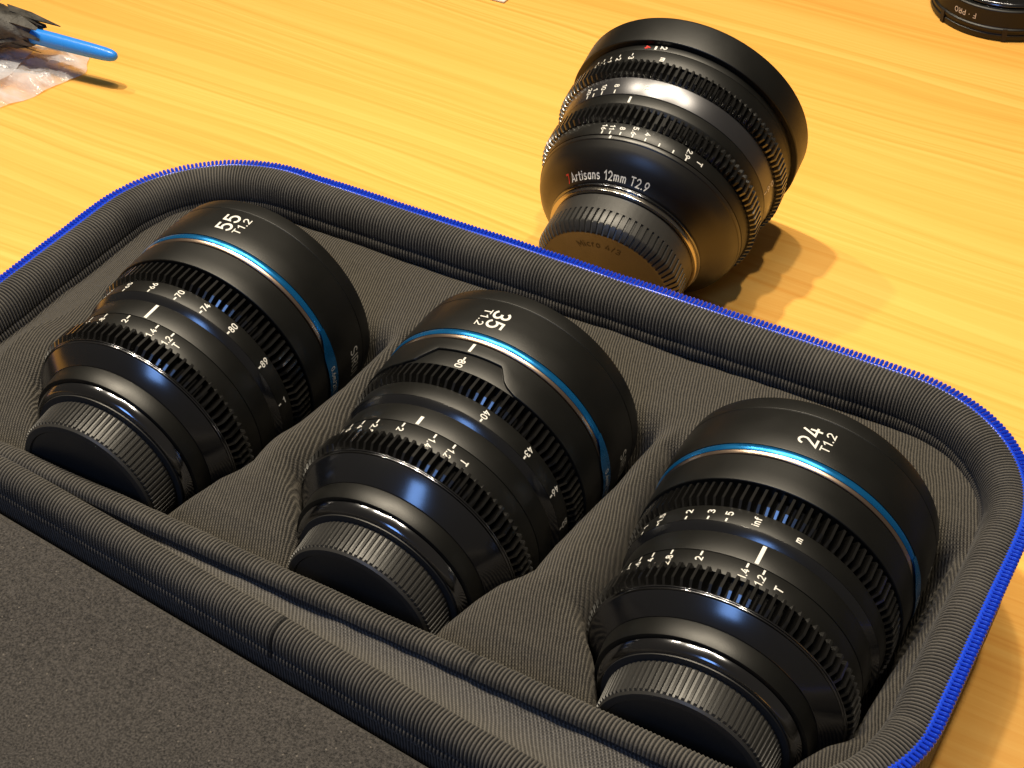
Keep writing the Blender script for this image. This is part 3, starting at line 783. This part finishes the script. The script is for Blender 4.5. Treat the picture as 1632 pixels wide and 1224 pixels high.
    wrap_mark('tick_mark', 20.2, 21.9, 83.6, .5, rd, 'white', r3, Z0)
    wrap_text('numeral', '4', 2.0, 1.2, -14.0, 41.6, 'B', 'red', r1, Z0, .08)
    wrap_mark('index_mark', .5, 2.2, -9.6, .8, 41.6, 'white', r1, Z0)
    wrap_text('numeral', '2', 2.0, 1.0, -5.6, 41.6, 'B', 'white', r1, Z0, .08)
    rf = lambda a: 41.75-(a-2.7)*.045
    wrap_text('lettering', 'm', 2.0, 6.4, -3.1, rf, 'B', 'white', r2, Z0, .08)
    for s, an in (('3', -20), ('2', -27.3), ('1', -33), ('.7', -37.5), ('.5', -42)):
        wrap_text('numeral', s, 1.9, 6.4, an, rf, 'B', 'white', r2, Z0, .05)
        wrap_mark('tick_mark', 4.2, 5.3, an, .4, rf, 'white', r2, Z0)
    return t
wide_lens()

# ------------------------------------------------------------------ black ring adapter, far corner
def adapter():
    t = tag(empty('ring_adapter', (46, 403, 0)), 'black metal ring adapter with small lettering standing on the table', 'lens adapter'); Z = 0
    def lathe(name, prof, m, b=.25, seg=128):
        prof = soften(prof, b); n = len(prof); V, F = [], []
        for k in range(seg):
            a = 2*math.pi*k/seg
            for (r, z) in prof: V.append((r*math.cos(a), r*math.sin(a), z))
        for k in range(seg):
            k2 = (k+1) % seg
            for i in range(n): j = (i+1) % n; F.append((k*n+i, k2*n+i, k2*n+j, k*n+j))
        return build(name, V, F, m, t, 35)
    body = lathe('outer_wall', [(24, .1), (31.2, .1), (32.0, .6), (32.2, 3.0), (31.6, 3.3), (31.6, 4.2), (32.3, 4.6), (32.3, 5.8), (31.4, 6.3), (31.4, 14.0), (30.6, 14.6), (29.0, 14.6), (28.8, 13.6), (24, 13.4), (24, .1)], 'anodised')
    lathe('inner_ring', [(24.2, 13.5), (28.2, 13.5), (28.2, 15.2), (27.2, 16.2), (25.6, 16.2), (24.2, 14.5), (24.2, 13.5)], 'flange')
    lathe('dark_hole_fill', [(.3, 8.6), (24.1, 8.6), (24.1, 9.4), (.3, 9.4)], 'gear', .1)  # black disc added so the ring's hole looks dark, not a real part
    for a in (-128, -72, -40):  # black blocks on the wall, their colour standing for shaded notches
        q = R(a); ex = Vector((math.cos(q), math.sin(q))); ey = Vector((-ex.y, ex.x)); V = []
        for u in (31.0, 32.6):
            for v in (-1.1, 1.1):
                for z in (.2, 6.1): p = ex*u+ey*v; V.append((p.x, p.y, z))
        build('notch_shade', V, [(0, 1, 3, 2), (4, 6, 7, 5), (0, 4, 5, 1), (2, 3, 7, 6), (0, 2, 6, 4), (1, 5, 7, 3)], 'dark_print_notch', t, 0)
    V2, F2 = text_flat('F · PRO', 2.3, 0, 1.0)
    build('lettering', [((31.5+l)*math.cos(R(-107)-x/31.5), (31.5+l)*math.sin(R(-107)-x/31.5), 9.6-y) for x, y, l in V2], F2, 'white', body, 0, fix=False)
    return t
adapter()

# ------------------------------------------------------------------ blue-tipped blower, clear bag, card
def tube(name, pts, m, parent, seg=24, smooth=60, wob=0.0, seed=0):
    V, F = [], []; n = len(pts)
    for i, (p, r) in enumerate(pts):
        p = Vector(p); d = (Vector(pts[min(i+1, n-1)][0])-Vector(pts[max(i-1, 0)][0])).normalized()
        a = d.cross(Vector((0, 0, 1))).normalized(); b = a.cross(d)
        for k in range(seg):
            t = 2*math.pi*k/seg; q = r*(1+wob*nz(math.cos(t)*2+seed, math.sin(t)*2, i*.35)+wob*.6*nz(math.cos(t)*5, math.sin(t)*5+seed, i*.8))
            V.append(tuple(p+a*q*math.cos(t)+b*q*math.sin(t)))
    for i in range(n-1):
        for k in range(seg): k2 = (k+1) % seg; F.append((i*seg+k, i*seg+k2, (i+1)*seg+k2, (i+1)*seg+k))
    F.append(tuple(range(seg))); F.append(tuple((n-1)*seg+k for k in range(seg)))
    return build(name, V, F, m, parent, smooth)
bl = tag(empty('air_blower', (-345, 149, 0)), 'wrinkled black bulb with a blue rounded nozzle, lying by clear film', 'blower')
def rel(p): return (p[0]+345, p[1]-149, p[2])
A0, A1 = Vector(rel((-312, 150.6, 15.6))), Vector(rel((-266, 155, 14.6)))
prof = [(0, 3.55), (.3, 3.5), (.7, 3.2), (.86, 2.95), (.93, 2.6), (.975, 1.9), (.995, .9)]
tube('nozzle', [(A0.lerp(A1, t), r) for t, r in prof], 'nozzle', bl, 28, 80)
B0, B1 = Vector(rel((-392, 143, 19))), Vector(rel((-309.5, 150.8, 15.4)))
bp_ = [(0, 6), (.08, 14), (.25, 18.4), (.45, 17.5), (.6, 14), (.72, 10.5), (.80, 8.6), (.86, 7.4), (.93, 6.4), (.98, 5.6), (1.0, 4.6)]
pts = []
for i in range(40):
    t = i/39
    for (t0, r0), (t1, r1) in zip(bp_, bp_[1:]):
        if t <= t1: r = r0+(r1-r0)*(t-t0)/(t1-t0); break
    pts.append((B0.lerp(B1, t), r))
tube('bulb', pts, 'wrap', bl, 40, 50, .16, 3)
def flap(pts4, th=.5):
    V = [Vector(rel(p)) for p in pts4]; n = len(V)
    V2 = [tuple(v) for v in V]+[tuple(v+Vector((0.1, 0, th))) for v in V]
    F = [tuple(range(n)), tuple(n+k for k in range(n))]+[(k, (k+1) % n, n+(k+1) % n, n+k) for k in range(n)]
    build('loose_flap', V2, F, 'wrap', bl, 0)
flap([(-330, 158, 22), (-318, 160, 20), (-310, 163.5, 15), (-303, 161, 16.5), (-313, 156, 19.5), (-324, 153, 22.5)])
flap([(-341, 139, 20), (-330, 147, 21.5), (-315, 146, 18.2), (-309, 146.2, 15), (-318, 142, 14), (-330, 136, 12)])
flap([(-345, 133, 16), (-331, 140, 17.5), (-317, 144, 14), (-329, 133.5, 9)])

for k in range(9):
    a = k*.78+.2; c = B0.lerp(B1, .86+.012*(k % 5)); q = Vector((0, math.cos(a), math.sin(a)))*(5.2+.5*(k % 3)); e = B1+Vector((2.5+1.6*(k % 4), 0, 0))+Vector((0, math.cos(a+.25), math.sin(a+.25)))*(4.2+1.1*((k*7) % 3))
    m1 = c+q+Vector((3, 0, .6)); side = Vector((0, -math.sin(a), math.cos(a)))*(1.3+.5*(k % 3))
    pts_ = [c+q-side, m1-side*1.4, e-side*.4, e+side*.3, m1+side*1.1, c+q+side]
    flap([(p.x-345, p.y+149, p.z) for p in pts_], .3)

def film_sheet(name, label, pts, seed, hgt, lift, group):
    """crumpled sheet over a quad given by four table points"""
    P = [Vector((*p, 0)) for p in pts]; nu, nv = 44, 36; V, F = [], []
    c = sum((Vector(p[:2]) for p in pts), Vector((0, 0)))/4
    for i in range(nu+1):
        for j in range(nv+1):
            u, v = i/nu, j/nv
            p = P[0].lerp(P[1], u).lerp(P[3].lerp(P[2], u), v)
            p += Vector((nz(u*3, v*3, seed)*1.6, nz(u*3+9, v*3, seed)*1.6, 0))
            rid = abs(nz(u*3.2+v*2, v*1.5, seed))+.5*abs(nz(u*7, v*6+u*3, seed+3))+.22*abs(nz(u*15, v*13, seed+5))
            V.append((p.x-c.x, p.y-c.y, .25+lift+hgt*(.75-min(.75, rid))*min(1, 5*min(u, 1-u, v, 1-v)+.15)))
    for i in range(nu):
        for j in range(nv): k = i*(nv+1)+j; F.append((k, k+1, k+nv+2, k+nv+1))
    o = build(name, V, F, 'film', None, 35, loc=(c.x, c.y, 0)); return tag(o, label, 'plastic bag', group)
film_sheet('plastic_bag', 'clear crumpled plastic bag lying under the blue nozzle', [(-304, 104), (-287.5, 154), (-300, 174), (-400, 132)], 4.0, 7.0, 0, None)
film_sheet('plastic_film', 'folded milky film corner lying on top of the clear bag', [(-309, 116), (-316, 157), (-368, 150), (-390, 112)], 9.0, 5.0, 4.0, None)
card = empty('paper_card', (-180, 330, 0))
tag(card, 'small white card lying flat on the bare table', 'card')
cb = slab('card_sheet', -28, 22, -31.5, 22, .15, 1.1, 'paper', card, .2)
